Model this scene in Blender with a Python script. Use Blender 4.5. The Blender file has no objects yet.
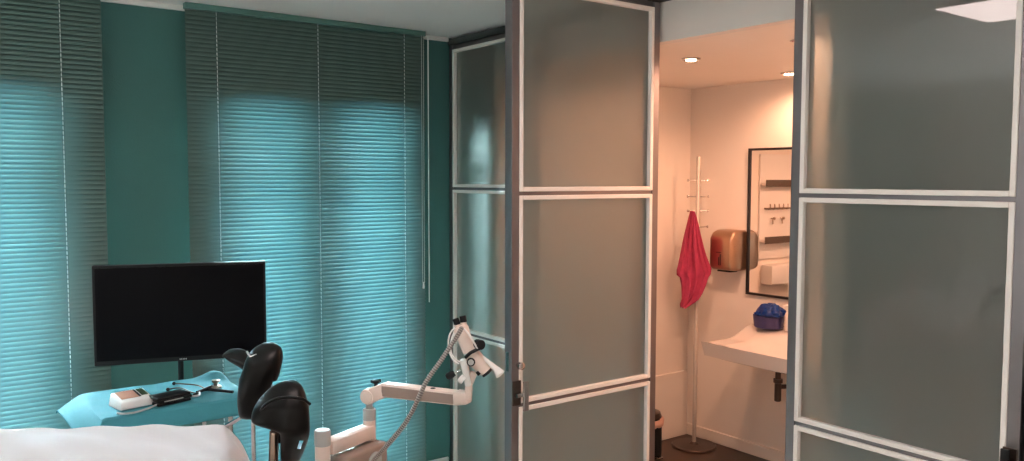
import bpy, bmesh, math, random
from mathutils import Vector as V, Matrix as M
random.seed(7)
C = bpy.context.scene.collection
sc = bpy.context.scene
PI = math.pi

# ------------------------------------------------------------------ camera
F, YAW, PIT, ROL, H = 832.9452, math.radians(36.5979), math.radians(3.5486), math.radians(0.1223), 1.70
fw = V((math.sin(YAW)*math.cos(PIT), math.cos(YAW)*math.cos(PIT), -math.sin(PIT)))
rt0 = V((math.cos(YAW), -math.sin(YAW), 0)); up0 = rt0.cross(fw)
rt = math.cos(ROL)*rt0 + math.sin(ROL)*up0
up = -math.sin(ROL)*rt0 + math.cos(ROL)*up0
EYE = V((0, 0, H))
cam = bpy.data.cameras.new('camera'); co = bpy.data.objects.new('camera', cam); C.objects.link(co)
cam.sensor_width = 36; cam.lens = F/1024*36; cam.clip_start = .02
mw = M((rt, up, -fw)).transposed().to_4x4(); mw.translation = EYE
co.matrix_world = mw
sc.camera = co
def at(px, py, d):                       # the point at depth d that the photograph shows at px, py
    return EYE + d*(fw + rt*((px-512)/F) + up*((230.5-py)/F))
def on_z(px, py, z):
    d = fw + rt*((px-512)/F) + up*((230.5-py)/F)
    return EYE + d*((z-H)/d.z)
sc.view_settings.view_transform = 'Standard'
sc.view_settings.look = 'None'
sc.view_settings.exposure = 0.0

# ------------------------------------------------------------------ materials
def srgb(r, g, b):
    f = lambda c: (c/255/12.92) if c/255 <= .04045 else ((c/255+.055)/1.055)**2.4
    return (f(r), f(g), f(b), 1)
def mat(name, col, rough=.5, metal=0, noise=0, nscale=8, bump=0, bscale=200, coat=0, trans=0, ior=1.45, emit=None, es=0, spec=.5, coat_rough=.03, stretch=None):
    m = bpy.data.materials.new(name); m.use_nodes = True
    nt = m.node_tree; b = nt.nodes['Principled BSDF']
    if len(col) == 3: col = (*col, 1)
    b.inputs['Base Color'].default_value = col
    b.inputs['Roughness'].default_value = rough; b.inputs['Metallic'].default_value = metal
    b.inputs['IOR'].default_value = ior; b.inputs['Coat Weight'].default_value = coat
    b.inputs['Coat Roughness'].default_value = coat_rough; b.inputs['Coat IOR'].default_value = 1.62 if trans else 1.5
    b.inputs['Transmission Weight'].default_value = trans
    b.inputs['Specular IOR Level'].default_value = spec
    if emit: b.inputs['Emission Color'].default_value = (*emit[:3], 1); b.inputs['Emission Strength'].default_value = es
    tc = nt.nodes.new('ShaderNodeTexCoord'); mp = nt.nodes.new('ShaderNodeMapping')
    nt.links.new(tc.outputs['Object'], mp.inputs['Vector'])
    if stretch: mp.inputs['Scale'].default_value = stretch
    if noise:
        n = nt.nodes.new('ShaderNodeTexNoise'); n.inputs['Scale'].default_value = nscale; n.inputs['Detail'].default_value = 4
        r = nt.nodes.new('ShaderNodeMapRange'); r.inputs['To Min'].default_value = 1-noise; r.inputs['To Max'].default_value = 1+noise
        mx = nt.nodes.new('ShaderNodeMix'); mx.data_type = 'RGBA'; mx.blend_type = 'MULTIPLY'; mx.inputs['Factor'].default_value = 1
        nt.links.new(mp.outputs['Vector'], n.inputs['Vector']); nt.links.new(n.outputs['Fac'], r.inputs['Value'])
        mx.inputs[6].default_value = col; nt.links.new(r.outputs['Result'], mx.inputs[7]); nt.links.new(mx.outputs[2], b.inputs['Base Color'])
    if bump:
        n = nt.nodes.new('ShaderNodeTexNoise'); n.inputs['Scale'].default_value = bscale; n.inputs['Detail'].default_value = 3
        bp = nt.nodes.new('ShaderNodeBump'); bp.inputs['Strength'].default_value = bump; bp.inputs['Distance'].default_value = .004
        nt.links.new(mp.outputs['Vector'], n.inputs['Vector']); nt.links.new(n.outputs['Fac'], bp.inputs['Height']); nt.links.new(bp.outputs['Normal'], b.inputs['Normal'])
    return m
def clear_glass(name, tint=(1, 1, 1)):
    m = bpy.data.materials.new(name); m.use_nodes = True; nt = m.node_tree; nt.nodes.clear()
    o = nt.nodes.new('ShaderNodeOutputMaterial'); mx = nt.nodes.new('ShaderNodeMixShader'); fr = nt.nodes.new('ShaderNodeFresnel')
    t = nt.nodes.new('ShaderNodeBsdfTransparent'); t.inputs[0].default_value = (*tint, 1); g = nt.nodes.new('ShaderNodeBsdfGlossy'); g.inputs['Roughness'].default_value = .01
    nt.links.new(fr.outputs[0], mx.inputs[0]); nt.links.new(t.outputs[0], mx.inputs[1]); nt.links.new(g.outputs[0], mx.inputs[2]); nt.links.new(mx.outputs[0], o.inputs[0])
    return m
def slat_material(name, col, tcol, k):
    m = bpy.data.materials.new(name); m.use_nodes = True; nt = m.node_tree; nt.nodes.clear()
    o = nt.nodes.new('ShaderNodeOutputMaterial'); mx = nt.nodes.new('ShaderNodeMixShader'); mx.inputs[0].default_value = k
    p = nt.nodes.new('ShaderNodeBsdfPrincipled'); p.inputs['Base Color'].default_value = (*col, 1); p.inputs['Roughness'].default_value = .30
    t = nt.nodes.new('ShaderNodeBsdfTranslucent'); t.inputs[0].default_value = (*tcol, 1)
    nt.links.new(p.outputs[0], mx.inputs[1]); nt.links.new(t.outputs[0], mx.inputs[2]); nt.links.new(mx.outputs[0], o.inputs[0])
    return m
MT = dict(
    teal=mat('teal_wall_paint', (.040, .125, .113), .7, noise=.06, nscale=3, bump=.15, bscale=120),
    white_paint=mat('white_paint', (.75, .73, .70), .6, noise=.03, nscale=2, bump=.08, bscale=150),
    ceiling=mat('ceiling_paint', (.87, .85, .84), .8, noise=.03, nscale=1.5),
    beige=mat('beige_wall_paint', (.74, .68, .62), .7, noise=.04, nscale=2),
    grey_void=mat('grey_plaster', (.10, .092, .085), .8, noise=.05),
    header=mat('header_paint', (.78, .75, .71), .7, noise=.03),
    tile=mat('washroom_wall_paint', (.84, .78, .72), .55, noise=.03, nscale=2, bump=.05),
    floor=mat('vinyl_floor', (.58, .53, .48), .45, noise=.12, nscale=5),
    dark_floor=mat('dark_wood_floor', (.05, .028, .02), .35, noise=.25, nscale=4, stretch=(1, 8, 1)),
    alu=mat('satin_aluminium', (.24, .22, .23), .40, metal=.85, noise=.04, nscale=30),
    bead=mat('lit_bevel_aluminium', (.90, .86, .82), .45, metal=.0),  # same aluminium as the frame, made paler for light caught on the bevel
    track=mat('dark_aluminium_track', (.07, .075, .075), .5, metal=.5),
    frost=mat('frosted_glass', (.45, .475, .44), .38, trans=.80, ior=1.35, coat=1.0, coat_rough=.012, spec=.25),
    clear=clear_glass('clear_glass'),
    pvc=mat('white_window_frame', (.55, .62, .60), .4),
    slat=slat_material('teal_grey_slats', (.098, .160, .142), (.10, .42, .54), .006),
    lit_cord=slat_material('pale_ladder_cord', (.85, .9, .9), (.9, .97, 1.0), .22),
    rail=mat('blind_rail', (.09, .20, .18), .5),
    cord=mat('pale_cord', (.82, .86, .84), .6),
    blk=mat('black_plastic', (.008, .008, .009), .45, spec=.25, noise=.1),
    screen=mat('black_screen', (.002, .002, .003), .3, spec=.08),
    vinyl=mat('black_vinyl', (.0025, .002, .002), .36, spec=.16, coat=.03, coat_rough=.15, noise=.15, nscale=20, bump=.05, bscale=90),
    chrome=mat('chrome', (.62, .60, .60), .18, metal=1),
    bronze=mat('worn_steel', (.38, .28, .22), .3, metal=1, noise=.1),
    dark_metal=mat('dark_metal', (.10, .075, .065), .3, metal=.9),
    sheet=mat('white_paper_sheet', (.50, .445, .445), .8, noise=.03, nscale=10, bump=.25, bscale=45),
    drape=mat('blue_paper_drape', (.045, .23, .28), .8, noise=.06, nscale=14, bump=.3, bscale=70),
    cream=mat('cream_enamel', (.72, .585, .52), .38, noise=.02),
    taupe=mat('taupe_inset', (.27, .20, .17), .45),
    greyp=mat('grey_collar', (.36, .36, .35), .45),
    whitep=mat('white_plastic', (.80, .78, .76), .35),
    hose=mat('ribbed_hose_grey', (.34, .30, .28), .4, metal=.3),
    hose_dark=mat('hose_groove', (.16, .13, .12), .5),
    peach=mat('display_reflection', (.55, .30, .22), .15),  # peach reflection on the display window put into its base colour
    lcd=mat('green_lcd', (.06, .10, .06), .2),
    porcelain=mat('white_porcelain', (.72, .67, .64), .12, coat=.4),
    copper=mat('copper_steel', (.46, .30, .21), .30, metal=.95, noise=.06, nscale=60, stretch=(1, 12, 1)),
    red=mat('red_terry', (.40, .042, .110), .95, noise=.25, nscale=40, bump=.7, bscale=260),
    blue_bag=mat('blue_plastic_film', (.004, .030, .17), .3, spec=.3, noise=.3, nscale=30),
    basket=mat('violet_blue_plastic', (.03, .03, .12), .35, noise=.2, nscale=40),
    mirror=mat('mirror_silver', (.86, .84, .82), .02, metal=1),
    frame_black=mat('black_frame', (.012, .010, .012), .4),
    bin_bag=mat('pink_bin_liner', (.75, .45, .36), .5),
    shelf_dark=mat('dark_shelf', (.10, .075, .06), .5),
    door_white=mat('pale_steel', (.60, .56, .52), .4, metal=.3),
    led=mat('light_panel_glow', (.9, .9, .9), .5, emit=(1.0, .80, .755), es=12.0),
    spot=mat('warm_lamp_glow', (.9, .9, .9), .5, emit=(1.0, .62, .40), es=30.0),
    lips=mat('facade_render', (.55, .58, .60), .8, noise=.1, nscale=1.2),
)

# ------------------------------------------------------------------ helpers
def obj(name, bm, m, parent=None, smooth=None):
    bmesh.ops.recalc_face_normals(bm, faces=bm.faces[:])
    me = bpy.data.meshes.new(name); bm.to_mesh(me); bm.free()
    me.materials.append(MT[m] if isinstance(m, str) else m)
    if smooth is not None:
        me.shade_smooth(); me.set_sharp_from_angle(angle=math.radians(smooth))
    o = bpy.data.objects.new(name, me); C.objects.link(o)
    if parent: o.parent = parent
    return o
def tag(o, label, cat, group=None, kind=None):
    o['label'] = label; o['category'] = cat
    if group: o['group'] = group
    if kind: o['kind'] = kind
    return o
def thing(name, label, cat, loc=(0, 0, 0), rz=0, group=None, kind=None):
    o = bpy.data.objects.new(name, None); C.objects.link(o); o.empty_display_size = .05
    o.location = loc; o.rotation_euler = (0, 0, rz)
    return tag(o, label, cat, group, kind)
def NB(): return bmesh.new()
def box(bm, x0, x1, y0, y1, z0, z1, bev=0, seg=2):
    g = bmesh.ops.create_cube(bm, size=1)
    vs = g['verts']
    for v in vs:
        v.co = V((x0+(x1-x0)*(v.co.x+.5), y0+(y1-y0)*(v.co.y+.5), z0+(z1-z0)*(v.co.z+.5)))
    if bev:
        es = list({e for v in vs for e in v.link_edges})
        bmesh.ops.bevel(bm, geom=es, offset=bev, segments=seg, affect='EDGES', profile=.5)
    return bm
def hexa(bm, bot, top, bev=0, seg=2):    # eight corners, four below and four above
    a = [bm.verts.new(p) for p in bot]; b = [bm.verts.new(p) for p in top]
    fs = [bm.faces.new(a[::-1]), bm.faces.new(b)]
    for i in range(4):
        j = (i+1) % 4; fs.append(bm.faces.new((a[i], a[j], b[j], b[i])))
    if bev:
        bmesh.ops.recalc_face_normals(bm, faces=fs)
        es = list({e for f in fs for e in f.edges})
        bmesh.ops.bevel(bm, geom=es, offset=bev, segments=seg, affect='EDGES', profile=.5)
    return bm
def beam(bm, p, q, w, h, upv=V((0, 0, 1)), bev=0, w2=None, h2=None):
    p, q = V(p), V(q); d = (q-p).normalized(); s = d.cross(upv).normalized(); u = s.cross(d)
    w2 = w2 or w; h2 = h2 or h
    ring = lambda c, a, b: [c-s*a/2-u*b/2, c+s*a/2-u*b/2, c+s*a/2+u*b/2, c-s*a/2+u*b/2]
    return hexa(bm, ring(p, w, h), ring(q, w2, h2), bev)
def loft(bm, rings, cap=True, closed=True):
    R = [[bm.verts.new(p) for p in r] for r in rings]
    n = len(R[0])
    for a, b in zip(R, R[1:]):
        for i in range(n if closed else n-1):
            j = (i+1) % n
            bm.faces.new((a[i], a[j], b[j], b[i]))
    if cap:
        bm.faces.new(R[0][::-1]); bm.faces.new(R[-1])
    return bm
def smooth_path(pts, k=8):
    pts = [V(p) for p in pts]; out = []
    for i in range(len(pts)-1):
        a, b, c, d = pts[max(i-1, 0)], pts[i], pts[i+1], pts[min(i+2, len(pts)-1)]
        for j in range(k):
            t = j/k
            out.append(.5*((2*b)+(c-a)*t+(2*a-5*b+4*c-d)*t*t+(3*b-a-3*c+d)*t**3))
    out.append(pts[-1]); return out
def tube(bm, pts, r, seg=10, cap=True):
    pts = [V(p) for p in pts]; n = len(pts)
    rad = r if isinstance(r, (list, tuple)) else [r]*n
    t0 = (pts[1]-pts[0]).normalized()
    s = t0.cross(V((0, 0, 1)))
    if s.length < .05: s = t0.cross(V((1, 0, 0)))
    s.normalize(); rings = []
    for i, p in enumerate(pts):
        t = (pts[min(i+1, n-1)]-pts[max(i-1, 0)])
        t = t.normalized() if t.length > 1e-9 else t0
        s = (s-t*s.dot(t)).normalized(); u = t.cross(s)
        rings.append([p+(s*math.cos(a)+u*math.sin(a))*rad[i] for a in [2*PI*k/seg for k in range(seg)]])
    return loft(bm, rings, cap)
def lathe(bm, prof, c=(0, 0, 0), axis=(0, 0, 1), seg=28):   # prof: (radius, distance along the axis)
    c = V(c); ax = V(axis).normalized()
    s = ax.cross(V((0, 0, 1)))
    if s.length < .05: s = V((1, 0, 0))
    s.normalize(); u = ax.cross(s)
    return loft(bm, [[c+ax*h+(s*math.cos(a)+u*math.sin(a))*max(r, 1e-4) for a in [2*PI*k/seg for k in range(seg)]] for r, h in prof])
def struct(name, bm, m, label, cat, parent=None, smooth=None):
    o = obj(name, bm, m, parent, smooth)
    if parent is None: tag(o, label, cat, kind='structure')
    return o

# ------------------------------------------------------------------ the room
U, VA, ZC = 2.56, 4.058, 2.497
XL, YB, XR, YT = -3.0, -2.3, 4.30, 4.32
UH = 2.668                                # the header behind the doors
ZW = 2.287                                # washroom ceiling
WX, WY, WR = 4.2157, 3.713, 1.70          # washroom back wall, left wall, right wall
struct('floor', box(NB(), XL-.1, UH, YB-.1, VA, -.08, 0), 'floor', 'grey vinyl floor of the treatment room', 'floor')
struct('floor_washroom', box(NB(), UH, XR, YB-.1, VA, -.08, 0), 'dark_floor', 'dark brown floor of the washroom', 'floor')
struct('ceiling', box(NB(), XL-.1, XR+.1, YB-.1, YT, ZC, ZC+.1), 'ceiling', 'pale grey ceiling of the treatment room', 'ceiling')
bm = box(NB(), XL-.1, XL, YB, YT, 0, ZC)
struct('wall_left', bm, 'beige', 'beige wall far left of the treatment room', 'wall')
struct('wall_front', box(NB(), XL, XR, YB-.1, YB, 0, ZC), 'beige', 'beige wall at the near end of the treatment room', 'wall')
struct('wall_right', box(NB(), XR, XR+.1, YB, YT, 0, ZC), 'grey_void', 'outer wall right of the corridor', 'wall')
W1 = (-.47, .612); W2 = (1.192, 2.262); W3 = (2.72, 3.85); WZ0, WZ1 = .10, 2.045
bm = NB()
for x0, x1 in ((XL, W1[0]), (W1[1], W2[0]), (W2[1], W3[0]), (W3[1], XR)): box(bm, x0, x1, VA, YT, 0, ZC)
for x0, x1 in (W1, W2, W3): box(bm, x0, x1, VA, YT, WZ1, ZC); box(bm, x0, x1, VA, YT, 0, WZ0)
struct('wall_back', bm, 'teal', 'dark teal painted wall behind the window blinds', 'wall')
struct('baseboard_back', box(NB(), W2[1]+.01, 2.548, VA-.016, VA-.001, .001, .082, .004), 'white_paint', 'white baseboard under the teal wall strip', 'baseboard')
struct('trim_1', box(NB(), XL+.01, 2.55, VA-.02, VA-.001, ZC-.024, ZC-.001), 'white_paint', 'thin white moulding between teal wall and ceiling', 'moulding')

def window(n, x0, x1, label, panes):
    t = thing('window_%d' % n, label, 'window', ((x0+x1)/2, 4.24, WZ0), kind='structure')
    o = V(t.location)
    bm = NB(); y0, y1 = -.03, .03
    ch = []
    zs = (.17, 1.70, 1.79, 2.0)
    X = [x0]+[v for p in panes for v in p]+[x1]
    for a, b in zip(X[::2], X[1::2]): box(bm, a-o.x, b-o.x, y0, y1, 0, WZ1-o.z)
    for a, b in panes:
        for z0, z1 in ((WZ0, zs[0]), (zs[1], zs[2]), (zs[3], WZ1)): box(bm, a-o.x, b-o.x, y0, y1, z0-o.z, z1-o.z)
    obj('frame', bm, 'pvc', t)
    for a, b in panes:
        for z0, z1 in ((zs[0], zs[1]), (zs[2], zs[3])):
            obj('pane', box(NB(), a-o.x, b-o.x, -.004, .004, z0-o.z, z1-o.z), 'clear', t)
    l = bpy.data.lights.new('daylight_portal', 'AREA'); l.shape = 'RECTANGLE'; l.size = x1-x0-.02; l.size_y = WZ1-WZ0-.02
    l.cycles.is_portal = True
    lo = bpy.data.objects.new('daylight_portal', l); C.objects.link(lo)
    lo.location = ((x0+x1)/2, YT+.02, (WZ0+WZ1)/2); lo.rotation_euler = (-PI/2, 0, 0)
window(1, *W1, 'tall window behind the blind at the left picture edge', ((-.36, -.06), (.19, .487)))
window(2, *W2, 'tall double window behind the wide right blind', ((1.335, 1.61), (1.89, 2.17)))
window(3, *W3, 'window behind the frosted partition', ((2.86, 3.28), (3.38, 3.78)))

w = bpy.data.worlds.new('overcast_sky'); sc.world = w; w.use_nodes = True
bg = w.node_tree.nodes['Background']; bg.inputs['Color'].default_value = (.62, .90, 1.0, 1); bg.inputs['Strength'].default_value = 450.0

# ------------------------------------------------------------------ venetian blinds
VB, PITCH, SW = 3.962, .0203, .025
def blind(x0, x1, cords, label, wand=None, zbot=.07, zt=ZC-.002, tilt=60):
    t = thing('venetian_blind', label, 'blind', ((x0+x1)/2, VB, zt), group=None)
    ox, oz = (x0+x1)/2, zt
    obj('headrail', box(NB(), x0-ox, x1-ox, -.018, .022, -.026, 0, .002), 'rail', t)
    z = -.040; bm = NB(); TILT = math.radians(tilt)
    ed = [x0-ox+.002]+[v for c in cords for v in (c-ox-.0017, c-ox+.0017)]+[x1-ox-.002]
    k = 0
    while z+oz > zbot+.03:
        tl = TILT+math.radians(random.uniform(-1.2, 1.2))
        prof = []
        for i in range(5):
            s = (i/4-.5)*SW; bow = .0016*(1-(2*i/4-1)**2)
            # room side low, outer side high; the bow faces the room
            y = s*math.cos(tl)-bow*math.sin(tl); zz = s*math.sin(tl)+bow*math.cos(tl)
            prof.append((y, z+zz))
        for q_, (a, b) in enumerate(zip(ed[:-1], ed[1:])):
            if q_ % 2:                       # the routed hole for the cord, open in the middle of the slat only
                rows = [[bm.verts.new((xx, y, zz)) for y, zz in prof] for xx in (a, b)]
                for i in (0, 3): bm.faces.new((rows[0][i], rows[1][i], rows[1][i+1], rows[0][i+1]))
                continue
            n = 6; sag = [0]*(n+1)
            rows = [[bm.verts.new((a+(b-a)*j/n, y, zz)) for y, zz in prof] for j in range(n+1)]
            for r0, r1 in zip(rows, rows[1:]):
                for i in range(4): bm.faces.new((r0[i], r1[i], r1[i+1], r0[i+1]))
        z -= PITCH; k += 1
    obj('slats', bm, 'slat', t, 60)
    for c in cords:
        bm = NB(); tube(bm, [(c-ox, 0, -.026), (c-ox, 0, z+.01)], 0.0018, 6); obj('ladder_cord', bm, 'lit_cord', t)
    obj('bottom_rail', box(NB(), x0-ox+.002, x1-ox-.002, -.011, .011, z-.006, z+.008, .003), 'rail', t)
    if wand:
        xw, xc, zl, zc = wand
        bm = NB(); tube(bm, [(xw-ox, -.024, -.03), (xw-ox, -.026, zl-oz)], .0028, 8); obj('tilt_wand', bm, 'cord', t, 40)
        bm = NB(); tube(bm, [(xc-ox, -.022, -.026), (xc-ox, -.023, zc-oz+.03)], .0009, 6); tube(bm, [(xc-ox+.012, -.022, -.026), (xc-ox+.012, -.023, zc-oz+.03)], .0009, 6)
        pl = obj('pull_cord', bm, 'cord', t, 40)
        obj('cord_pull', lathe(NB(), [(.002, .035), (.004, .03), (.006, 0), (.003, -.003)], (xc-ox+.006, -.023, zc-oz)), 'cord', pl, 40)
    return t
blind(-.62, .745, (-.30, .14, .585), 'teal grey venetian blind at the left picture edge, lit from behind')
blind(1.089, 2.346, (1.232, 1.732, 2.222), 'wide teal grey venetian blind behind the black monitor with a tilt wand', (2.355, 2.315, 1.02, 1.10))

blind(2.62, 4.0, (), 'venetian blind glowing through the frosted partition', None, .07, 2.28, 36)

# ------------------------------------------------------------------ glazed doors and partition
ZB, ZT = .02, 2.45
def glazed(name, label, cat, loc, rz, width, handle=None):
    """local x along the width from the hinge or wall, -y towards the viewer, z up"""
    t = thing(name, label, cat, loc, rz, kind='structure')
    T = .045; st = .036; bd = .017
    bm = NB(); box(bm, 0, st, 0, T, ZB, ZT, .002); box(bm, width-st, width, 0, T, ZB, ZT, .002)
    zr = [ZB+.012, .831, 1.6445, ZT-.012]
    for z, h in zip(zr, (.012, .0075, .0075, .012)): box(bm, st, width-st, .006, T-.006, z-h, z+h)
    obj('frame', bm, 'alu', t)
    for i in range(3):
        z0 = zr[i]+(.012 if i == 0 else .0075); z1 = zr[i+1]-(.012 if i == 2 else .0075)
        bm = NB()
        for y0, y1 in ((-.003, .018), (T-.018, T+.003)):
            box(bm, st, st+bd, y0, y1, z0, z1, .0025); box(bm, width-st-bd, width-st, y0, y1, z0, z1, .0025)
            box(bm, st+bd, width-st-bd, y0, y1, z0, z0+bd, .0025); box(bm, st+bd, width-st-bd, y0, y1, z1-bd, z1, .0025)
        obj('glazing_bead', bm, 'bead', t)
        obj('glass_pane', box(NB(), st+bd, width-st-bd, .0185, .0265, z0+bd, z1-bd), 'frost', t)
    return t
# partition beside the wall (seen left of the open door)
glazed('wall_partition', 'frosted glass partition panel beside the teal wall', 'partition', (U, 4.05, 0), -PI/2, .742)
glazed('wall_partition.001', 'frosted glass partition panel behind the open door', 'partition', (U, 3.302, 0), -PI/2, .737)
d1 = glazed('door_1', 'frosted glass door standing open into the room', 'door', (1.8645, 2.5125, 0), 0, .786)
d2 = glazed('door_2', 'frosted glass door right of the washroom opening reflecting the lit ceiling panel', 'door', (U, 1.788, 0), -PI/2, .776)
glazed('door_3', 'frosted glass panel at the right picture edge', 'door', (U, 1.000, 0), -PI/2, .76)
def lock(parent, x, flip=1):
    """lock plate on the stile face, upright grip bar and a turning knob"""
    h = obj('handle', box(NB(), x-.020, x+.020, -.006, -.0005, .835, .930, .001), 'dark_metal', parent)
    g = .026 if flip > 0 else .004
    bm = NB(); box(bm, x+flip*g-.012, x+flip*g+.012, -.032, -.024, .815, .930, .002)
    box(bm, x-.012 if flip > 0 else x-.010, x+.030 if flip > 0 else x+.012, -.026, -.006, .87, .885)
    obj('grip', bm, 'chrome' if flip > 0 else 'blk', h)
    if flip > 0: k = obj('lock_knob', lathe(NB(), [(.008, 0), (.008, .014), (.014, .014), (.0145, .030), (.012, .032)], (x+.006, -.0005, .990), (0, -1, 0)), 'chrome', parent, 40)
    return h
lock(d1, .022); lock(d2, .776-.022, -1)
obj('strike_plate', box(NB(), -.0025, -.0003, .013, .032, .965, 1.04, .0005), 'chrome', d1)
bm = NB(); box(bm, U-.004, UH-.002, .2, 4.055, ZT+.004, 2.487)
struct('trim_2', bm, 'track', 'dark metal ceiling track above the frosted glass panels', 'track')
struct('wall_header', box(NB(), UH, UH+.06, .2, VA-.002, ZW, ZC), 'header', 'pale header wall above the washroom opening', 'wall')
struct('wall_right_near', box(NB(), U, U+.09, YB, .2, 0, ZC), 'beige', 'beige wall right of the glass doors', 'wall')

# ------------------------------------------------------------------ washroom shell
struct('wall_washroom_back', box(NB(), WX, XR-.002, WR-.08, VA-.002, 0, ZW+.05), 'tile', 'pale wall behind the mirror and washbasin', 'wall')
struct('wall_washroom_left', box(NB(), UH, WX, WY, WY+.1, 0, ZW), 'tile', 'pale washroom wall left of the coat stand', 'wall')
struct('wall_washroom_right', box(NB(), UH-.03, WX, WR-.085, WR, 0, ZW), 'tile', 'washroom side wall behind the frosted door', 'wall')
struct('ceiling_washroom', box(NB(), UH+.06, WX, WR-.08, WY+.1, ZW, ZW+.05), 'tile', 'low washroom ceiling with spotlights', 'ceiling')
struct('trim_3', box(NB(), UH, WX-.017, WY-.020, WY-.0005, .001, .434, .003), 'tile', 'low boxed ledge along the washroom left wall', 'ledge')
struct('baseboard_washroom', box(NB(), WX-.016, WX-.0005, WR+.002, WY-.001, .001, .077, .004), 'tile', 'pale baseboard under the washbasin wall', 'baseboard')
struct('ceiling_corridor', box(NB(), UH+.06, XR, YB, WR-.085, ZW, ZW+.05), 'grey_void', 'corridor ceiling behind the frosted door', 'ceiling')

# ------------------------------------------------------------------ lights
def panel(x, y, label):
    t = thing('ceiling_light', label, 'ceiling light', (x, y, ZC), group='square ceiling light panels')
    bm = NB()
    for a in ((-.295, -.275, -.295, .295), (.275, .295, -.295, .295), (-.275, .275, -.295, -.275), (-.275, .275, .275, .295)): box(bm, *a, -.012, -.001)
    obj('frame', bm, 'whitep', t)
    obj('diffuser', box(NB(), -.275, .275, -.275, .275, -.010, -.002), 'led', t)
for x, y, l in ((.994, 1.70, 'square lit ceiling panel mirrored in the frosted door'), (-1.5, 1.70, 'added unseen lit ceiling panel at the far left of the room'),
                (.957, -1.1, 'added unseen lit ceiling panel at the near right of the room'), (-1.5, -1.1, 'added unseen lit ceiling panel at the near left of the room')):  # all but the first panel are unseen, added to light the room
    panel(x, y, l)
for x, y, e_ in ((-1.4, -.9, 42), (-.55, 2.4, 108)):  # unseen fill lights without fixtures, added to brighten the ceiling
    l = bpy.data.lights.new('added_uplight', 'AREA'); l.shape = 'DISK'; l.size = .6; l.energy = e_; l.color = (.90, 1.0, 1.0)
    lo = bpy.data.objects.new('added_uplight', l); C.objects.link(lo); lo.location = (x, y, 1.0); lo.rotation_euler = (PI, 0, 0)
def spot(x, y, label, watt):
    t = thing('recessed_spotlight', label, 'spotlight', (x, y, ZW), group='recessed washroom spotlights')
    obj('trim_ring', lathe(NB(), [(.028, -.0005), (.046, -.0005), (.046, -.006), (.040, -.009), (.030, -.004), (.028, -.0005)], seg=28), 'chrome', t, 40)
    obj('lamp', lathe(NB(), [(.001, -.0008), (.027, -.0008), (.024, -.012), (.001, -.016)]), 'spot', t, 40)
    l = bpy.data.lights.new('spotlight_beam', 'SPOT'); l.energy = watt; l.color = (1, .50, .30); l.spot_size = math.radians(172); l.spot_blend = .6; l.shadow_soft_size = .03
    lo = bpy.data.objects.new('spotlight_beam', l); C.objects.link(lo); lo.location = (x, y, ZW-.03)
spot(3.141, 2.771, 'lit recessed spotlight in the middle of the washroom ceiling', 40)
spot(3.982, 2.808, 'lit recessed spotlight near the mirror wall', 20)
spot(3.10, 2.13, 'recessed spotlight at the edge of the frosted door', 54)

# ------------------------------------------------------------------ washroom things
# mirror
t = thing('wall_mirror', 'tall mirror with thin black frame above the washbasin', 'mirror', (WX, 2.93, .995))
bm = NB(); y0, y1, z1 = -.305, .305, .893
for a in ((y0, y0+.014, 0, z1), (y1-.014, y1, 0, z1), (y0+.014, y1-.014, 0, .014), (y0+.014, y1-.014, z1-.014, z1)): box(bm, -.022, -.001, *a, .0015)
obj('frame', bm, 'frame_black', t)
obj('mirror_glass', box(NB(), -.012, -.002, y0+.014, y1-.014, .014, z1-.014), 'mirror', t)
# hand dryer
t = thing('hand_dryer', 'copper toned metal hand dryer on the washroom wall', 'hand dryer', (WX, 3.334, 1.137))
ring = []
for x, dz0, dz1, hw in ((-.001, 0, .250, .088), (-.085, 0, .250, .088), (-.118, .004, .238, .087), (-.140, .012, .215, .083), (-.150, .025, .195, .074)):
    r = []; rr = .022
    for cy, cz, a0 in ((hw-rr, dz1-rr, 0), (-hw+rr, dz1-rr, 90), (-hw+rr, dz0+rr, 180), (hw-rr, dz0+rr, 270)):
        for k in range(5):
            a = math.radians(a0+k*22.5); r.append((x, cy+rr*math.cos(a), cz+rr*math.sin(a)))
    ring.append(r)
obj('casing', loft(NB(), ring), 'copper', t, 35)
bm = NB(); box(bm, -.1525, -.1490, -.010, -.003, .035, .105, .001); box(bm, -.1525, -.1490, .004, .010, .035, .085, .001); box(bm, -.1525, -.1490, -.012, .028, .112, .117, .001)
obj('emblem', bm, 'dark_metal', t)
obj('air_outlet', box(NB(), -.11, -.04, -.05, .05, -.008, .001, .002), 'blk', t)
# coat stand
t = thing('coat_stand', 'slim metal coat stand with pegs and round base in the washroom corner', 'coat stand', (4.05, 3.50, 0))
obj('base', lathe(NB(), [(.001, .001), (.140, .001), (.142, .006), (.136, .012), (.03, .016), (.018, .03), (.001, .03)], seg=40), 'dark_metal', t, 40)
obj('pole', lathe(NB(), [(.013, .03), (.013, 1.836), (.010, 1.842), (.001, 1.843)], seg=16), 'door_white', t, 40)
for z, a in ((1.69, -35), (1.69, 145), (1.59, -40), (1.59, 140), (1.50, -35), (1.50, 150), (1.40, -30)):
    d = V((math.cos(math.radians(a)), math.sin(math.radians(a)), 0)); bm = NB()
    tube(bm, [d*.011+V((0, 0, z)), d*.06+V((0, 0, z+.002))], .0035, 8); lathe(bm, [(.003, 0), (.008, .002), (.008, .010), (.003, .012)], d*.058+V((0, 0, z+.002)), d, 12)
    obj('peg', bm, 'chrome', t, 40)
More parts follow.
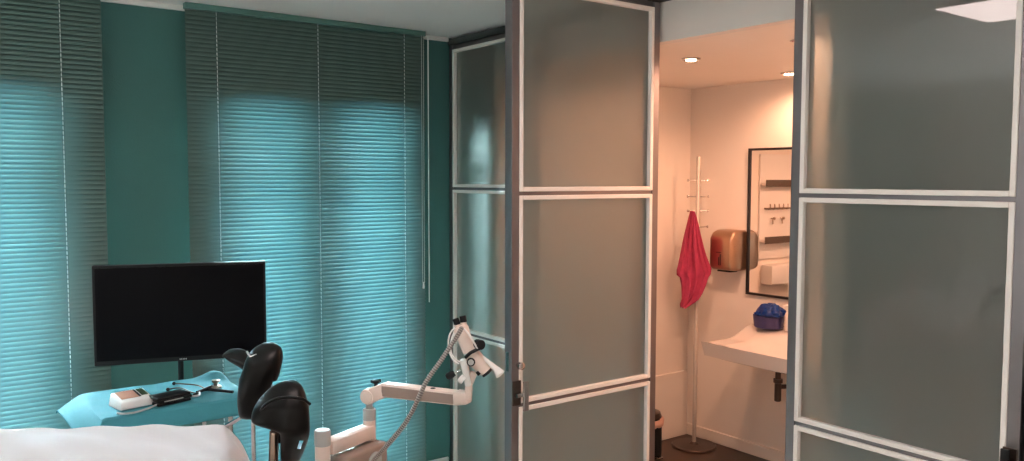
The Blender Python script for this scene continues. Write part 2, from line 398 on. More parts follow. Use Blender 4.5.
# red towel
rows = [(211, 690.5, 694.5), (216, 689, 696), (224, 687, 698), (236, 684, 700.5), (248, 681.5, 703.5), (258, 679.5, 706.5), (265, 678, 709.3), (270, 676.5, 711.3), (273, 676.5, 711), (275.5, 679.5, 709), (283, 681, 706.5), (291, 681.3, 703), (297, 681.5, 699), (301, 681.5, 694), (306, 680.5, 685)]
rings = []; pole_n = V((-.62, -.78, 0))
for i, (y, a, b) in enumerate(rows):
    A = at(a, y, 5.185); B = at(b, y, 5.185); c = (A+B)/2; hw = (B-A).length/2; e = (B-A).normalized()
    r = []; n = 40; dep = min(.018+.012*i, .05)
    for k in range(n):
        th = 2*PI*k/n; f = 1+.0*i
        fold = math.sin(5*th+i*.25)*.18*min(1, i/4)
        r.append(c+e*hw*math.cos(th)+pole_n*(dep*(math.sin(th)*(1+fold)+.25*math.sin(7*math.cos(th)*2+i*.2)))+V((0, 0, .012*math.sin(9*th)*min(1, i/8))))
    rings.append(r)
ob = obj('towel', loft(NB(), rings), 'red', None, 70)
tag(ob, 'crimson towel hanging from the coat stand', 'towel')
# washbasin: width along Y, depth towards -X
t = thing('washbasin', 'white porcelain washbasin with wing rim on the washroom wall', 'washbasin', (WX, 2.63, .775))
bm = NB(); nx, ny = 28, 36; D = .585; HW = .485
def ztop(a, b):                        # a 0 front .. 1 wall, b -1 .. 1
    s = min(max((a-.42)/.40, 0), 1); s = s*s*(3-2*s)
    lip = .012*max(0, 1-a/.12)**1.5 - .004
    bowl = -.085*max(0, 1-(abs((a-.36)/.30))**2.6)*max(0, 1-(abs(b)/.72)**4)
    return .062*s+lip+min(0, bowl)
def zbot(a, b):
    return -.070-.075*math.sin(min(1, a*1.15)*PI/2)**.8*max(0, 1-abs(b)**6)+.0*a
def pos(a, b, z):
    x = -D*(1-a)*(1-.03*b*b) ; return V((min(x, 0), b*HW, z))
top = [[bm.verts.new(pos(i/nx, 2*j/ny-1, ztop(i/nx, 2*j/ny-1))) for j in range(ny+1)] for i in range(nx+1)]
def inset(a, b):
    return pos(a*.97+.025 if a < .99 else 1, b*.965, zbot(a, b))
bot = [[bm.verts.new(inset(i/nx, 2*j/ny-1)) for j in range(ny+1)] for i in range(nx+1)]
for g, fl in ((top, 0), (bot, 1)):
    for i in range(nx):
        for j in range(ny):
            q = (g[i][j], g[i+1][j], g[i+1][j+1], g[i][j+1]); bm.faces.new(q[::-1] if fl else q)
for i in range(nx):
    for j in (0, ny): bm.faces.new((top[i][j], top[i+1][j], bot[i+1][j], bot[i][j]))
for j in range(ny):
    for i in (0, nx): bm.faces.new((top[i][j], top[i][j+1], bot[i][j+1], bot[i][j]))
obj('basin', bm, 'porcelain', t, 50)
bm = NB(); tr = V((-.22, .215, 0))
lathe(bm, [(.016, -.15), (.016, -.205), (.026, -.205), (.026, -.225), (.019, -.23), (.019, -.33), (.012, -.335)], tr, seg=20)
tube(bm, smooth_path([tr+V((0, 0, -.25)), tr+V((.05, -.03, -.25)), tr+V((.10, -.06, -.25)), (-.002, .14, -.25)]), .013, 12)
lathe(bm, [(.026, 0), (.030, .012), (.022, .016)], (-.001, .14, -.25), (-1, 0, 0))
obj('bottle_trap', bm, 'dark_metal', t, 40)
# basket with bag, bottle
t = thing('plastic_basin', 'violet blue plastic tub filled with a crumpled blue bag on the washbasin', 'tub', (4.075, 2.975, .838))
rings = []
for z, r in ((0, .080), (.004, .086), (.07, .094), (.072, .090), (.010, .078)):
    rings.append([(r*.85*math.cos(a), r*1.0*math.sin(a), z) for a in [2*PI*k/32 for k in range(32)]])
obj('tub', loft(NB(), rings), 'basket', t, 40)
bm = NB(); bmesh.ops.create_icosphere(bm, subdivisions=4, radius=1)
rnd = random.Random(3); ph = [rnd.uniform(0, 6.28) for _ in range(9)]
for v in bm.verts:
    n = v.co.copy(); k = 1+.10*math.sin(7*n.x+ph[0])*math.sin(6*n.y+ph[1])+.08*abs(math.sin(11*n.y+9*n.z+ph[2]))+.06*abs(math.sin(17*n.x-13*n.z+ph[3]))
    v.co = V((n.x*.075*k, (n.y*.090-.006)*k, max(.068+.068*n.z*k, .02) if n.z > -.2 else max(.06+.06*n.z, .02)))
    if v.co.z < .075: v.co.x *= .8; v.co.y *= .8
    if n.y > .3 and v.co.z > .085: v.co.z -= .035*(n.y-.3)
obj('plastic_bag', bm, 'blue_bag', t, 25)
t = thing('soap_bottle', 'pale bottle right of the blue bag on the washbasin', 'bottle', (4.085, 2.842, .837))
obj('body', lathe(NB(), [(.001, 0), (.026, 0), (.028, .01), (.028, .085), (.020, .105), (.010, .112), (.001, .112)]), 'porcelain', t, 40)
bm = NB(); lathe(bm, [(.011, .112), (.011, .128), (.004, .128), (.004, .150), (.001, .150)]); tube(bm, [(0, 0, .147), (-.02, .01, .147), (-.038, .016, .142)], .0035, 8); obj('pump', bm, 'whitep', t, 40)
# pedal bin
t = thing('pedal_bin', 'black round pedal bin with pink liner beside the washroom wall', 'bin', (3.668, 3.558, 0))
obj('body', lathe(NB(), [(.001, .001), (.098, .001), (.10, .02), (.10, .225), (.098, .228), (.001, .228)], seg=32), 'blk', t, 40)
rings = [[((.100+.008*math.sin(9*a)+r)*math.cos(a), (.100+.008*math.sin(9*a)+r)*math.sin(a), z+.006*math.sin(5*a)) for a in [2*PI*k/48 for k in range(48)]] for r, z in ((.002, .195), (.010, .205), (.012, .228), (.004, .243), (-.012, .238))]
obj('bin_liner', loft(NB(), rings, cap=False), 'bin_bag', t, 60)
obj('lid', lathe(NB(), [(.001, .246), (.098, .246), (.10, .250), (.090, .275), (.05, .292), (.001, .298)], seg=32), 'dark_metal', t, 40)
obj('pedal', box(NB(), -.02, .02, -.135, -.085, .012, .022, .003), 'chrome', t)
# wall shelves with hooks, seen in the mirror
t = thing('wall_shelf', 'white wall rack with two shelves seen in the mirror', 'shelf', (3.17, WY, .92))
obj('back_panel', box(NB(), -.30, .30, -.014, -.001, .21, .96, .002), 'whitep', t)
for z in (.735, .33): 
    s = obj('shelf', box(NB(), -.29, .29, -.055, -.0145, z, z+.022, .002), 'whitep', t)
    obj('front_edge', box(NB(), -.292, .292, -.062, -.0555, z-.008, z+.042, .001), 'shelf_dark', s)
hr = obj('hook_rail', box(NB(), -.05, .25, -.022, -.0145, .565, .578), 'bronze', t)
for i in range(6):
    bm = NB(); x = -.03+i*.052; tube(bm, smooth_path([(x, -.022, .572), (x, -.045, .568), (x, -.052, .585), (x, -.050, .605)], 4), .004, 8); obj('hook', bm, 'bronze', hr, 40)
for x in (.06, .17):
    bm = NB(); lathe(bm, [(.004, 0), (.004, .02), (.010, .022), (.010, .034), (.003, .036)], (x, -.0145, .50), (0, -1, 0), 12); tube(bm, [(x, -.03, .50), (x, -.034, .46)], .005, 8); obj('hook', bm, 'bronze', t, 40)
ob = obj('paper_dispenser', box(NB(), 3.10, 3.43, WY-.10, WY-.001, .95, 1.09, .012), 'whitep', None, 40); tag(ob, 'pale wall box below the white rack seen in the mirror', 'dispenser')

# ------------------------------------------------------------------ trolley, drape and what lies on it
TX0, TX1, TY0, TY1, TZ = .535, 1.035, 2.995, 3.385, .900
t = thing('instrument_trolley', 'small chrome trolley hidden under the blue paper drape', 'trolley', ((TX0+TX1)/2, (TY0+TY1)/2, 0))
a, b = (TX1-TX0)/2-.012, (TY1-TY0)/2-.012
obj('tabletop', box(NB(), -a, a, -b, b, TZ-.028, TZ-.004, .004), 'door_white', t)
obj('lower_shelf', box(NB(), -a+.01, a-.01, -b+.01, b-.01, .25, .265, .003), 'door_white', t)
for sx in (-1, 1):
    for sy in (-1, 1):
        bm = NB(); tube(bm, [(sx*(a-.06), sy*(b-.02), .06), (sx*(a-.06), sy*(b-.02), TZ-.028)], .010, 12); l = obj('leg', bm, 'chrome', t, 40)
        obj('castor', lathe(NB(), [(.012, -.011), (.028, -.010), (.030, 0), (.028, .010), (.012, .011)], (sx*(a-.06), sy*(b-.02), .031), (1, 0, 0), 20), 'blk', l, 40)
# drape: a sheet over the tabletop, longer and flared at the left end
bm = NB(); na, nb = 56, 40
ga = [-.14+(.5+.14+.045)*i/na for i in range(na+1)]; gb = [-.064, -.05, -.036, -.022, -.012, -.006, -.003, 0]; gb += [(.402)*(j+1)/(nb-7) for j in range(nb-7)]
def drape_pt(a, b):
    x, y, z = TX0+min(max(a, -.006), .506), TY0+min(max(b, -.006), .396), TZ+.001
    dl = max(0, -a); dr = max(0, a-.5); df = max(0, -b); db = max(0, b-.39)
    bk = min(max(b/.39, 0), 1)
    if dl: x -= dl*(.20+.36*bk**.7); z -= dl*(.80-.45*bk)+.008*math.sin(b*16+.4)*dl/.14; y += .03*dl*bk
    if dr: z -= dr*.85; x += dr*.35
    if df: z -= df*(.98-.25*min(1, dl/.1)); y -= df*.06+.005*math.sin(a*26)*df/.06
    if db: z -= db*.8; y += db*.3
    z = max(z, TZ-.125)
    rise = .028*math.exp(-((a-.47)/.05)**2-((b-.355)/.05)**2)
    z += rise+.0016*(1+math.sin(a*37+b*21)*math.sin(b*43-a*9))*(1 if not (dl or df) else .5)
    return V((x, y, z))
g = [[bm.verts.new(drape_pt(a, b)) for b in gb] for a in ga]
for i in range(na):
    for j in range(nb): bm.faces.new((g[i][j], g[i+1][j], g[i+1][j+1], g[i][j+1]))
ob = obj('paper_drape', bm, 'drape', None, 38); tag(ob, 'bright blue paper drape spread over the small trolley', 'drape')
sm = ob.modifiers.new('thickness', 'SOLIDIFY'); sm.thickness = .0012; sm.offset = 1
zt = TZ+.006
# blood pressure monitor
def quad(p): return [on_z(*q, zt) for q in p]
c = on_z(133, 405, zt); ang = math.atan2(.10, .50)
t = thing('blood_pressure_monitor', 'white blood pressure meter with a display on the blue drape', 'blood pressure meter', (c.x, c.y, zt), ang)
obj('housing', hexa(NB(), [(-.065, -.050, 0), (.062, -.050, 0), (.062, .050, 0), (-.065, .050, 0)], [(-.058, -.044, .026), (.055, -.044, .026), (.055, .046, .046), (-.058, .046, .046)], .006, 3), 'whitep', t, 40)
def facep(x0, x1, y0, y1, e):
    zz = lambda y: .026+.02*(y+.044)/.09
    return hexa(NB(), [(x0, y0, zz(y0)-.002), (x1, y0, zz(y0)-.002), (x1, y1, zz(y1)-.002), (x0, y1, zz(y1)-.002)], [(x0, y0, zz(y0)+e), (x1, y0, zz(y0)+e), (x1, y1, zz(y1)+e), (x0, y1, zz(y1)+e)])
obj('display', facep(-.046, .014, -.020, .038, .0012), 'peach', t); obj('display_edge', facep(.0145, .022, -.020, .038, .0012), 'blk', t)
obj('lcd', facep(.026, .048, -.014, .038, .0012), 'lcd', t)
# cuff
c = on_z(170, 402, zt); t = thing('blood_pressure_cuff', 'black folded cuff beside the white meter', 'cuff', (c.x, c.y, zt), .25)
bm = NB()
for k, (z, dx) in enumerate(((0, 0), (.0105, .004), (.021, -.002))):
    hexa(bm, [(-.062+dx, -.034, z), (.062+dx, -.036, z), (.060+dx, .034, z), (-.060+dx, .036, z)], [(-.061+dx, -.033, z+.010), (.061+dx, -.035, z+.010), (.059+dx, .033, z+.010), (-.059+dx, .035, z+.010)], .003)
obj('folds', bm, 'blk', t, 50)
obj('edge_stitch', box(NB(), -.04, .03, -.0385, -.0345, .014, .017), 'greyp', t)
bm = NB(); tube(bm, smooth_path([(.058, -.02, .012), (.085, -.03, .010), (.105, -.015, .008), (.12, .01, .008)]), .004, 8); obj('air_tube', bm, 'greyp', t, 60)
bm = NB(); tube(bm, smooth_path([(-.06, -.02, .006), (-.10, -.040, .006), (-.15, -.050, .005), (-.185, -.035, .005), (-.195, -.015, .006)]), .0035, 8); obj('air_tube', bm, 'greyp', t, 60)
# stethoscope
t = thing('stethoscope', 'black stethoscope with metal chest piece at the right end of the drape', 'stethoscope', on_z(200, 394, zt)); o = V(t.location)
P = lambda x, y, dz=.006: on_z(x, y, zt)-o+V((0, 0, dz))
bm = NB(); tube(bm, smooth_path([P(197, 394), P(206, 391), P(216, 392, .007), P(233, 393.5, .006)]), .0055, 10); tube(bm, smooth_path([P(194, 397, .006), P(204, 392, .010), P(214, 387, .006)]), .005, 10); obj('tubing', bm, 'blk', t, 60)
for p in ([P(174, 385), P(184, 385.5), P(198, 387), P(206, 391)], [P(168, 391), P(180, 389.5), P(192, 394), P(198, 395)]):
    bm = NB(); tube(bm, smooth_path(p), .0028, 8); e = obj('ear_tube', bm, 'dark_metal', t, 60)
    bm = NB(); bmesh.ops.create_uvsphere(bm, u_segments=10, v_segments=8, radius=.007, matrix=M.Translation(p[0])); obj('ear_tip', bm, 'blk', e, 60)
bm = NB(); lathe(bm, [(.001, 0), (.020, 0), (.022, .004), (.017, .008), (.008, .010), (.008, .020), (.014, .022), (.015, .030), (.001, .031)], P(216, 388, .001)); obj('chest_piece', bm, 'bronze', t, 40)

# monitor on its pole behind the trolley
t = thing('monitor', 'black flat monitor with blank screen above the blue draped trolley', 'monitor', (.875, 3.30, TZ), math.atan2(-.188, .589))
Wm, Hm = .619, .377; z0 = .097
obj('housing', box(NB(), -Wm/2, Wm/2, 0, .030, z0, z0+Hm, .003), 'blk', t)
obj('screen', box(NB(), -Wm/2+.010, Wm/2-.010, -.0012, .0002, z0+.018, z0+Hm-.010), 'screen', t)
bm = NB()
for k in range(5): box(bm, -.013+k*.0055, -.0095+k*.0055, -.0016, -.0002, z0+.006, z0+.0105)
obj('emblem', bm, 'greyp', t)
obj('back_cover', box(NB(), -.16, .16, .030, .055, z0+.07, z0+.30, .008), 'blk', t)
bm = NB(); tube(bm, [(-.015, .108, -.12), (-.015, .108, z0+.22)], .011, 14); box(bm, -.035, .005, .05, .12, z0+.16, z0+.22, .003); obj('pole', bm, 'blk', t, 40)
bm = NB(); box(bm, -.04, .01, .096, .13, -.075, -.015, .004); obj('clamp', bm, 'blk', t, 40)

# ------------------------------------------------------------------ examination chair, leg rests, sheet
e1 = V((.957, -.29, 0)).normalized(); e2 = V((-.29, -.957, 0)).normalized(); K0 = V((.757, 2.535, 0))+e1*.028
chair = thing('examination_chair', 'examination chair with two black leg rests on chrome rods', 'examination chair', K0-e1*.45+e2*.3)
O = V(chair.location)
def cp(s, t, z): return K0-e1*s+e2*t+V((0, 0, z))-O       # s from the foot end towards the left, t from the far side
def slope(s): return .105*max(0, s-.06)
bm = NB(); hexa(bm, [cp(.03, .02, .80), cp(1.35, .02, .80+slope(1.35)), cp(1.35, .60, .80+slope(1.35)), cp(.03, .60, .80)], [cp(.03, .02, .925), cp(1.35, .02, .925+slope(1.35)), cp(1.35, .60, .925+slope(1.35)), cp(.03, .60, .925)], .03, 4)
obj('seat', bm, 'vinyl', chair, 40)
bm = NB(); hexa(bm, [cp(.20, .10, .02), cp(.95, .10, .02), cp(.95, .52, .02), cp(.20, .52, .02)], [cp(.32, .16, .795), cp(.80, .16, .795), cp(.80, .46, .795), cp(.32, .46, .795)], .02); obj('base', bm, 'cream', chair, 40)
obj('foot_plate', hexa(NB(), [cp(.10, .04, .001), cp(1.05, .04, .001), cp(1.05, .58, .001), cp(.10, .58, .001)], [cp(.11, .05, .03), cp(1.04, .05, .03), cp(1.04, .57, .03), cp(.11, .57, .03)], .006), 'greyp', chair)

def leg_rest(spans, dep, thick, curve):
    """padded shell: each row gives the left and right outline; the shell bulges towards the foot end"""
    rings = []
    n = 28; m = len(spans)
    for i, (y, a, b) in enumerate(spans):
        A, B = at(a, y, dep)-O, at(b, y, dep)-O
        c = (A+B)/2; e = (B-A)/2; th = thick*min(1, (.25+.9*math.sin(PI*(i+.4)/(m-.2))))
        off = -fw*curve*math.sin(PI*i/(m-1))
        rings.append([c+off+e*math.cos(q)*(1 if True else 0)+fw*th*(math.copysign(abs(math.sin(q))**.8, math.sin(q))) for q in [2*PI*k/n for k in range(n)]])
    return loft(NB(), rings)
def cut(o, cutter):
    md = o.modifiers.new('slot', 'BOOLEAN'); md.operation = 'DIFFERENCE'; md.object = cutter; md.solver = 'EXACT'
    bpy.context.view_layer.update(); dg = bpy.context.evaluated_depsgraph_get()
    me = bpy.data.meshes.new_from_object(o.evaluated_get(dg)); o.modifiers.clear(); o.data = me
    bpy.data.objects.remove(cutter)
def resample(sp, k=4):
    out = []
    for i in range(len(sp)-1):
        a, b, c, d = [V(sp[min(max(j, 0), len(sp)-1)]) for j in (i-1, i, i+1, i+2)]
        for j in range(k):
            u = j/k; out.append(tuple(.5*((2*b)+(c-a)*u+(2*a-5*b+4*c-d)*u*u+(3*b-a-3*c+d)*u**3)))
    out.append(tuple(sp[-1])); return out
# the far leg rest (left in view)
spL = [(418, 247, 259), (416.8, 243.5, 263), (412, 242.3, 267), (400, 242, 271), (388, 243, 275.5), (376, 245, 281), (366, 248, 284), (358, 250, 285), (351, 253, 284), (346, 257.5, 281), (342.5, 264, 274)]
o = obj('leg_rest', leg_rest(resample(spL), 2.20, .042, .035), 'vinyl', chair, 60)
lr1 = o
# its side wing
bm = NB(); rings = []
for i, (xx, y0, y1) in enumerate(resample([(223.5, 353, 357), (227, 350.5, 362), (233, 349.5, 366), (240, 350, 370.5), (246, 352.5, 377), (251, 356, 384)], 3)):
    A, B = at(xx, y0, 2.235-.0008*(xx-223))-O, at(xx, y1, 2.235-.0008*(xx-223))-O; c = (A+B)/2; e = (B-A)/2
    rings.append([c+e*math.cos(q)+fw*(.010*math.sin(q)+.018*math.cos(q)**2) for q in [2*PI*k/20 for k in range(20)]])
obj('wing', loft(bm, rings), 'vinyl', lr1, 60)
bm = NB(); tube(bm, smooth_path([at(247, 352, 2.165)-O, at(250.5, 356.5, 2.15)-O, at(257, 354.8, 2.15)-O]), .0036, 10); obj('hinge_bar', bm, 'chrome', lr1, 60)
bm = NB(); beam(bm, at(242.3, 377.5, 2.24)-O, at(241.5, 396, 2.24)-O, .010, .016, bev=.002); obj('clamp', bm, 'bronze', lr1)
# the near leg rest
spR = [(461, 281, 299.5), (452, 282, 304.5), (443, 283.5, 308.5), (434, 285, 311.5), (427, 284, 313.2), (422.5, 273, 313.8), (418, 259.5, 314), (412, 257.8, 313.5), (404, 259.5, 312.3), (396, 263.5, 309.5), (389, 269.5, 306), (384, 276, 302), (380.5, 284, 296)]
o = obj('leg_rest', leg_rest(resample(spR), 2.02, .040, .045), 'vinyl', chair, 60); lr2 = o
bm = NB(); tube(bm, smooth_path([at(259.5, 415, 1.965)-O, at(264, 406, 1.938)-O, at(275, 399.5, 1.925)-O, at(289, 397.5, 1.92)-O, at(302, 399, 1.925)-O, at(310, 404, 1.945)-O]), .0038, 8); obj('rim', bm, 'vinyl', lr2, 60)
for oo, p, q, d in ((lr1, (274, 384), (277, 377), 2.2), (lr2, (300.5, 443.5), (303.5, 433.5), 2.02)):
    ct = NB(); ry = (at(*p, d)-EYE).normalized(); dd = (at(*q, d)-at(*p, d)).normalized(); beam(ct, at(*p, d)-O, at(*q, d)-O, .4, .0085, upv=ry.cross(dd)); cu = obj('slot', ct, 'blk'); cu.location = O; cut(oo, cu)
bm = NB(); hexa(bm, [at(x, y, d)-O for x, y, d in ((268.5, 462, 2.0), (278.5, 462, 2.0), (278.5, 462, 2.05), (268.5, 462, 2.05))], [at(x, y, d)-O for x, y, d in ((269.5, 430, 2.0), (279, 430, 2.0), (279, 430, 2.05), (269.5, 430, 2.05))], .003)
cl = obj('clamp', bm, 'dark_metal', lr2)
bm = NB(); beam(bm, at(273.3, 462, 1.995)-O, at(274, 433, 1.995)-O, .013, .010, bev=.003); obj('clamp_plate', bm, 'bronze', cl)
bm = NB(); beam(bm, at(277, 437.5, 2.02)-O, at(287, 436.5, 2.02)-O, .022, .026, bev=.003); obj('bracket', bm, 'blk', lr2)
# chrome rods
bm = NB(); tube(bm, [at(253, 415, 2.205)-O, V((at(253, 415, 2.205).x, at(253, 415, 2.205).y, .70))-O], .0055, 12)
q = V((at(253, 415, 2.205).x, at(253, 415, 2.205).y, .71))-O; tube(bm, [q, cp(.10, .25, .77)], .011, 12); obj('support_rod', bm, 'chrome', chair, 40)
bm = NB(); tube(bm, [at(242, 416.5, 2.30)-O, at(221, 429, 2.62)-O, at(219, 440, 2.64)-O, cp(.10, .1, .62)], .0065, 12); obj('support_rod', bm, 'chrome', chair, 40)
q0 = at(273, 461, 2.025)-O
bm = NB(); tube(bm, [q0, V((q0.x, q0.y, .72-0)), cp(.08, .40, .74)], .010, 12); obj('support_rod', bm, 'chrome', chair, 40)

# the sheet over the chair
bm = NB(); ns, nt_ = 84, 64
gs = [-.17+1.57*(i/ns) for i in range(ns+1)]; gt = [-.28+1.14*(j/nt_) for j in range(nt_+1)]
def sheet_pt(s, t):
    ss, tt = max(s, 0), min(max(t, 0), .62)
    z = .944+slope(ss)
    ds = max(0, -s); dt = max(0, -t); dn = max(0, t-.62)
    r = .05
    x_out = -(r*(1-math.exp(-ds/r))*.55+ds*.30); z -= ds*.93-r*.5*(1-math.exp(-ds/r))
    t_out = -(r*(1-math.exp(-dt/r))*.55+dt*.04)+(r*(1-math.exp(-dn/r))*.55+dn*.05)
    z -= (dt+dn)*.95-r*.5*(1-math.exp(-(dt+dn)/r))
    wr = .006*math.sin(s*9+t*17+1.1*math.sin(t*8))+.004*math.sin(s*23-t*9+.6)*math.sin(t*14)+.003*math.sin(s*41+t*33)
    z += wr*(1-min(1, (dt+dn+ds)/.08)*.6)+.006
    k = .010*math.sin(s*26+.5)*min(1, (dt+dn)/.1); k2 = .010*math.sin(t*28)*min(1, ds/.08)
    return K0-e1*(ss+x_out+k2*1)+e2*(tt+t_out+k)+V((0, 0, z))
g = [[bm.verts.new(sheet_pt(s, t)) for t in gt] for s in gs]
for i in range(ns):
    for j in range(nt_): bm.faces.new((g[i][j], g[i+1][j], g[i+1][j+1], g[i][j+1]))
ob = obj('sheet', bm, 'sheet', None, 80); tag(ob, 'white paper sheet covering the examination chair in the foreground', 'sheet')

# ------------------------------------------------------------------ colposcope on its stand
t = thing('colposcope', 'cream colposcope on a jointed arm with a grey ribbed cable', 'colposcope', (at(322.5, 440, 2.42).x, at(322.5, 440, 2.42).y, 0)); O = V(t.location)
A_ = lambda x, y, d: at(x, y, d)-O
pt = A_(322.5, 429.5, 2.42)
obj('pole', lathe(NB(), [(.022, .06), (.022, pt.z-.045)], (0, 0, 0)), 'cream', t, 40)
obj('pole_cap', lathe(NB(), [(.0235, pt.z-.045), (.0235, pt.z-.004), (.021, pt.z), (.001, pt.z)], (0, 0, 0)), 'greyp', t, 40)
bm = NB()
for k in range(5):
    a = 2*PI*k/5+.3; d = V((math.cos(a), math.sin(a), 0)); beam(bm, V((0, 0, .075)), d*.26+V((0, 0, .062)), .05, .03, bev=.004)
b = obj('base', bm, 'cream', t)
for k in range(5):
    a = 2*PI*k/5+.3; d = V((math.cos(a), math.sin(a), 0)); obj('castor', lathe(NB(), [(.010, -.012), (.024, -.011), (.0255, 0), (.024, .011), (.010, .012)], d*.245+V((0, 0, .0265)), V((-d.y, d.x, 0)), 18), 'blk', b, 40)
j = A_(369.5, 430, 2.60)                                   # foot of the upright post
dirA = V((j.x, j.y, 0)).normalized()
za = A_(330, 452, 2.43).z; zb = j.z
bm = NB(); beam(bm, V((dirA.x*.018, dirA.y*.018, j.z-.002)), V((j.x, j.y, j.z-.002)), .048, .042, bev=.006); obj('lower_arm', bm, 'cream', t, 40)
# control box below the lower arm
s = dirA.cross(V((0, 0, 1))).normalized(); L = V((j.x, j.y, 0)).length
bc = lambda u, v, z: dirA*(L*u)+s*v+V((0, 0, z))
ztop_ = j.z-.032
bx = obj('control_box', hexa(NB(), [bc(.17, -.03, ztop_-.19), bc(1.12, -.03, ztop_-.19), bc(1.12, .055, ztop_-.19), bc(.17, .055, ztop_-.19)], [bc(.17, -.03, ztop_), bc(1.12, -.03, ztop_), bc(1.12, .055, ztop_), bc(.17, .055, ztop_)], .012, 3), 'taupe', t, 40)
bm = NB(); lathe(bm, [(.030, 0), (.030, .003), (.026, .004), (.001, .004)], bc(.80, .0552, ztop_-.046), s, 24); obj('vent', bm, 'greyp', bx, 40)
bm = NB(); lathe(bm, [(.010, 0), (.010, .012), (.008, .014), (.001, .014)], bc(.30, .0552, ztop_-.075), s, 16); obj('knob', bm, 'blk', bx, 40)
# post, elbow
pz1 = A_(369, 408, 2.60).z
obj('post', lathe(NB(), [(.0195, j.z-.03), (.0195, pz1-.035)], (j.x, j.y, 0)), 'cream', t, 40)
obj('post_collar', lathe(NB(), [(.020, pz1-.035), (.020, pz1-.003), (.018, pz1), (.011, pz1), (.011, pz1+.018)], (j.x, j.y, 0)), 'greyp', t, 40)
el = A_(370.5, 395.5, 2.60); e0 = A_(384, 389, 2.585); e1_ = A_(457, 397.5, 2.47); e2_ = A_(469.5, 397.5, 2.45)
ax = (e1_-e0).normalized(); sd = ax.cross(V((0, 0, 1))).normalized()
bm = NB(); lathe(bm, [(.012, -.026), (.022, -.024), (.0245, -.018), (.0245, .018), (.022, .024), (.012, .026)], el, sd, 24); beam(bm, el, e0+ax*.01, .046, .046, bev=.008, w2=.044, h2=.044); obj('elbow', bm, 'cream', t, 40)
bm = NB(); beam(bm, e0, e1_, .040, .044, bev=.006, w2=.038, h2=.040); ar = obj('upper_arm', bm, 'cream', t, 40)
for sg in (-1, 1):
    bm = NB(); beam(bm, e0+ax*.006+sd*sg*.0205-V((0, 0, .001)), e1_-ax*.002+sd*sg*.0195-V((0, 0, .001)), .004, .032, bev=.001, h2=.029); obj('inset_panel', bm, 'taupe', ar)
bm = NB(); k0 = A_(376, 383, 2.59); lathe(bm, [(.006, -.02), (.006, 0), (.014, .001), (.014, .008), (.006, .011), (.001, .011)], k0, (0, 0, 1), 16); tube(bm, [k0+V((0, 0, .005))-rt*.016, k0+V((0, 0, .008))+rt*.016], .005, 8); obj('clamp_knob', bm, 'blk', t, 40)
bm = NB(); k0 = A_(433, 389.5, 2.50); lathe(bm, [(.009, -.008), (.010, .002), (.006, .005), (.001, .005)], k0, (0, 0, 1), 14); obj('clamp_knob', bm, 'blk', t, 40)
bm = NB(); beam(bm, e1_-ax*.004, e2_, .044, .044, bev=.008, w2=.036, h2=.036); obj('end_block', bm, 'cream', t, 40)
bm = NB(); beam(bm, A_(468, 401, 2.45), A_(469, 383, 2.45), .026, .022, upv=rt, bev=.004); beam(bm, A_(468, 387, 2.45), A_(474, 372, 2.45), .022, .022, upv=rt, bev=.004); obj('head_bracket', bm, 'cream', t, 40)
# head
dh = 2.43
hp = lambda x, y, d=dh: A_(x, y, d)
head = obj('head', tube(NB(), [hp(459.5, 326), hp(461, 329), hp(464, 337), hp(468.5, 348), hp(470, 351)], [.018, .023, .021, .021, .022], 20), 'cream', t, 50)
for x0, y0, x1, y1 in ((456.5, 321.8, 459, 329), (463, 319.3, 464.5, 328)):
    bm = NB(); tube(bm, [hp(x0, y0+2), hp(x1, y1)], [.0088, .0105], 16); e = obj('eyepiece', bm, 'cream', head, 50)
    d = (hp(x1, y1)-hp(x0, y0)).normalized(); c = hp(x0, y0)
    obj('eyecup', lathe(NB(), [(.006, -.010), (.0095, -.010), (.010, .008), (.008, .009), (.001, .009)], c, d, 18), 'blk', e, 40)
bm = NB(); tube(bm, [hp(471, 353), hp(476, 360), hp(483, 368), hp(486, 371.5)], [.0235, .0245, .020, .0185], 20); obj('lens_barrel', bm, 'cream', head, 50)
d = (hp(486, 371.5)-hp(478, 362)).normalized()
obj('objective', lathe(NB(), [(.0165, 0), (.0175, .004), (.017, .008), (.013, .009), (.001, .006)], hp(486, 371.5), d, 20), 'blk', head, 40)
bm = NB(); tube(bm, smooth_path([hp(465.5, 357.5, 2.41), hp(470, 353.2, 2.402), hp(475, 350.5, 2.403), hp(479.3, 348.5, 2.41)]), .0052, 10); obj('band', bm, 'blk', head, 50)
obj('focus_knob', lathe(NB(), [(.008, -.012), (.0145, -.011), (.0145, .012), (.011, .014), (.001, .014)], hp(479, 344.5, 2.42), (rt*.55-fw*.83), 20), 'blk', head, 40)
k = obj('magnification_knob', lathe(NB(), [(.0125, -.020), (.0125, .004), (.0115, .006), (.001, .006)], hp(471, 362, 2.405), -fw, 22), 'blk', head, 40)
obj('knob_face', lathe(NB(), [(.0085, .0062), (.0085, .0075), (.001, .0075)], hp(471, 362, 2.405), -fw, 20), 'greyp', k, 40)
bm = NB(); beam(bm, hp(463.5, 359, 2.44), hp(468.5, 386, 2.445), .030, .022, upv=rt, bev=.005, w2=.024, h2=.018); beam(bm, hp(464, 376, 2.43), hp(459, 382, 2.43), .016, .02, upv=fw, bev=.003); obj('bracket_plate', bm, 'whitep', head, 40)
bm = NB(); tube(bm, [hp(480, 355, 2.43), hp(489, 362.5, 2.42), hp(495, 368, 2.415), hp(500.5, 374.5, 2.41), hp(500.9, 375, 2.41)], [.0045, .0062, .0085, .0155, .010], 16); obj('light_guide', bm, 'whitep', head, 50)
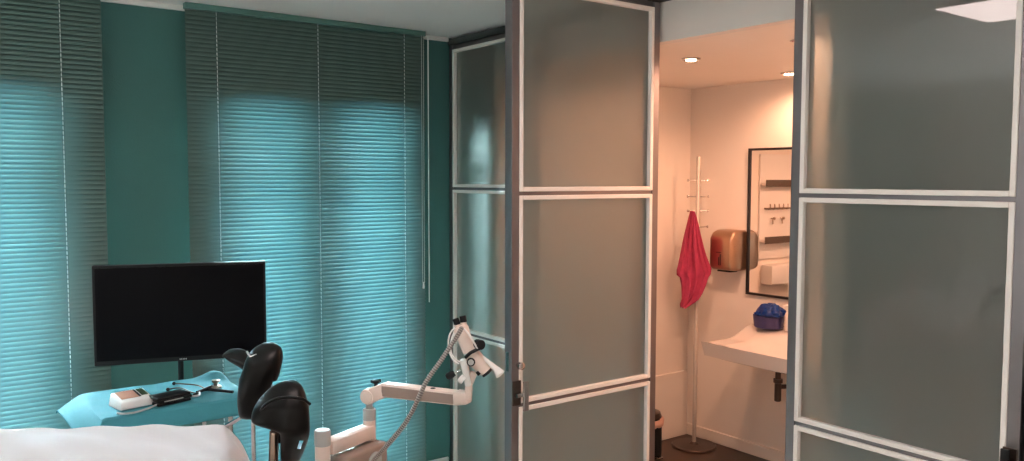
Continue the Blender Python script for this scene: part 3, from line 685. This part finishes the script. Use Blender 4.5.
bm = NB(); tube(bm, smooth_path([hp(464, 328.5, 2.40), hp(468, 333, 2.40), hp(473, 341, 2.402), hp(478, 350, 2.405)]), .0028, 8); obj('guide_strip', bm, 'whitep', head, 50)
obj('lens_stud', lathe(NB(), [(.006, -.006), (.006, .006), (.001, .006)], hp(478.3, 373, 2.42), (d*.9), 14), 'blk', head, 40)
bm = NB(); tube(bm, [hp(446.5, 377.3), hp(448, 376.4), hp(452, 374.2), hp(454.5, 373)], [.007, .0108, .0108, .008], 14); g_ = obj('grip', bm, 'blk', head, 50)
bm = NB(); tube(bm, [hp(454, 373.2), hp(460.5, 370.5)], .003, 8); obj('grip_rod', bm, 'chrome', g_, 50)
for p in ([(460, 326), (452, 330.5), (448.5, 340), (449.5, 352), (454, 361), (459, 364)], [(459, 328), (453.5, 334), (450.5, 345), (452, 355), (457, 360.5), (461, 362)]):
    bm = NB(); tube(bm, smooth_path([hp(x, y, 2.435) for x, y in p]), .0024, 8); obj('lead', bm, 'whitep', head, 60)
# ribbed cable
path = smooth_path([A_(x, y, d) for x, y, d in ((462, 327.5, 2.385), (457.5, 335.5, 2.37), (449, 348.5, 2.36), (440, 362, 2.35), (431, 374.5, 2.345), (425, 384, 2.34), (420, 395, 2.335), (414.5, 407, 2.335), (405.5, 423, 2.34), (395, 436.5, 2.35), (384, 449, 2.37), (372, 463, 2.40), (362, 480, 2.44), (352, 500, 2.48))], 24)
# even spacing
pts = [path[0]]; acc = 0; step = .0017
for a, b in zip(path, path[1:]):
    l = (b-a).length; pos_ = 0
    while acc+l-pos_ >= step:
        pos_ += step-acc; acc = 0; pts.append(a.lerp(b, pos_/l))
    acc += l-pos_
ob = obj('cable', tube(NB(), pts[::3]+[pts[-1]], .0056, 10), 'hose_dark', t, 50)
bm = NB()
for i in range(2, len(pts)-2, 4):
    d = (pts[i+1]-pts[i-1]).normalized(); lathe(bm, [(.0054, -.0022), (.0071, -.0016), (.0073, .0010), (.0054, .0018)], pts[i], d, 10)
obj('cable_rings', bm, 'hose', ob, 50)
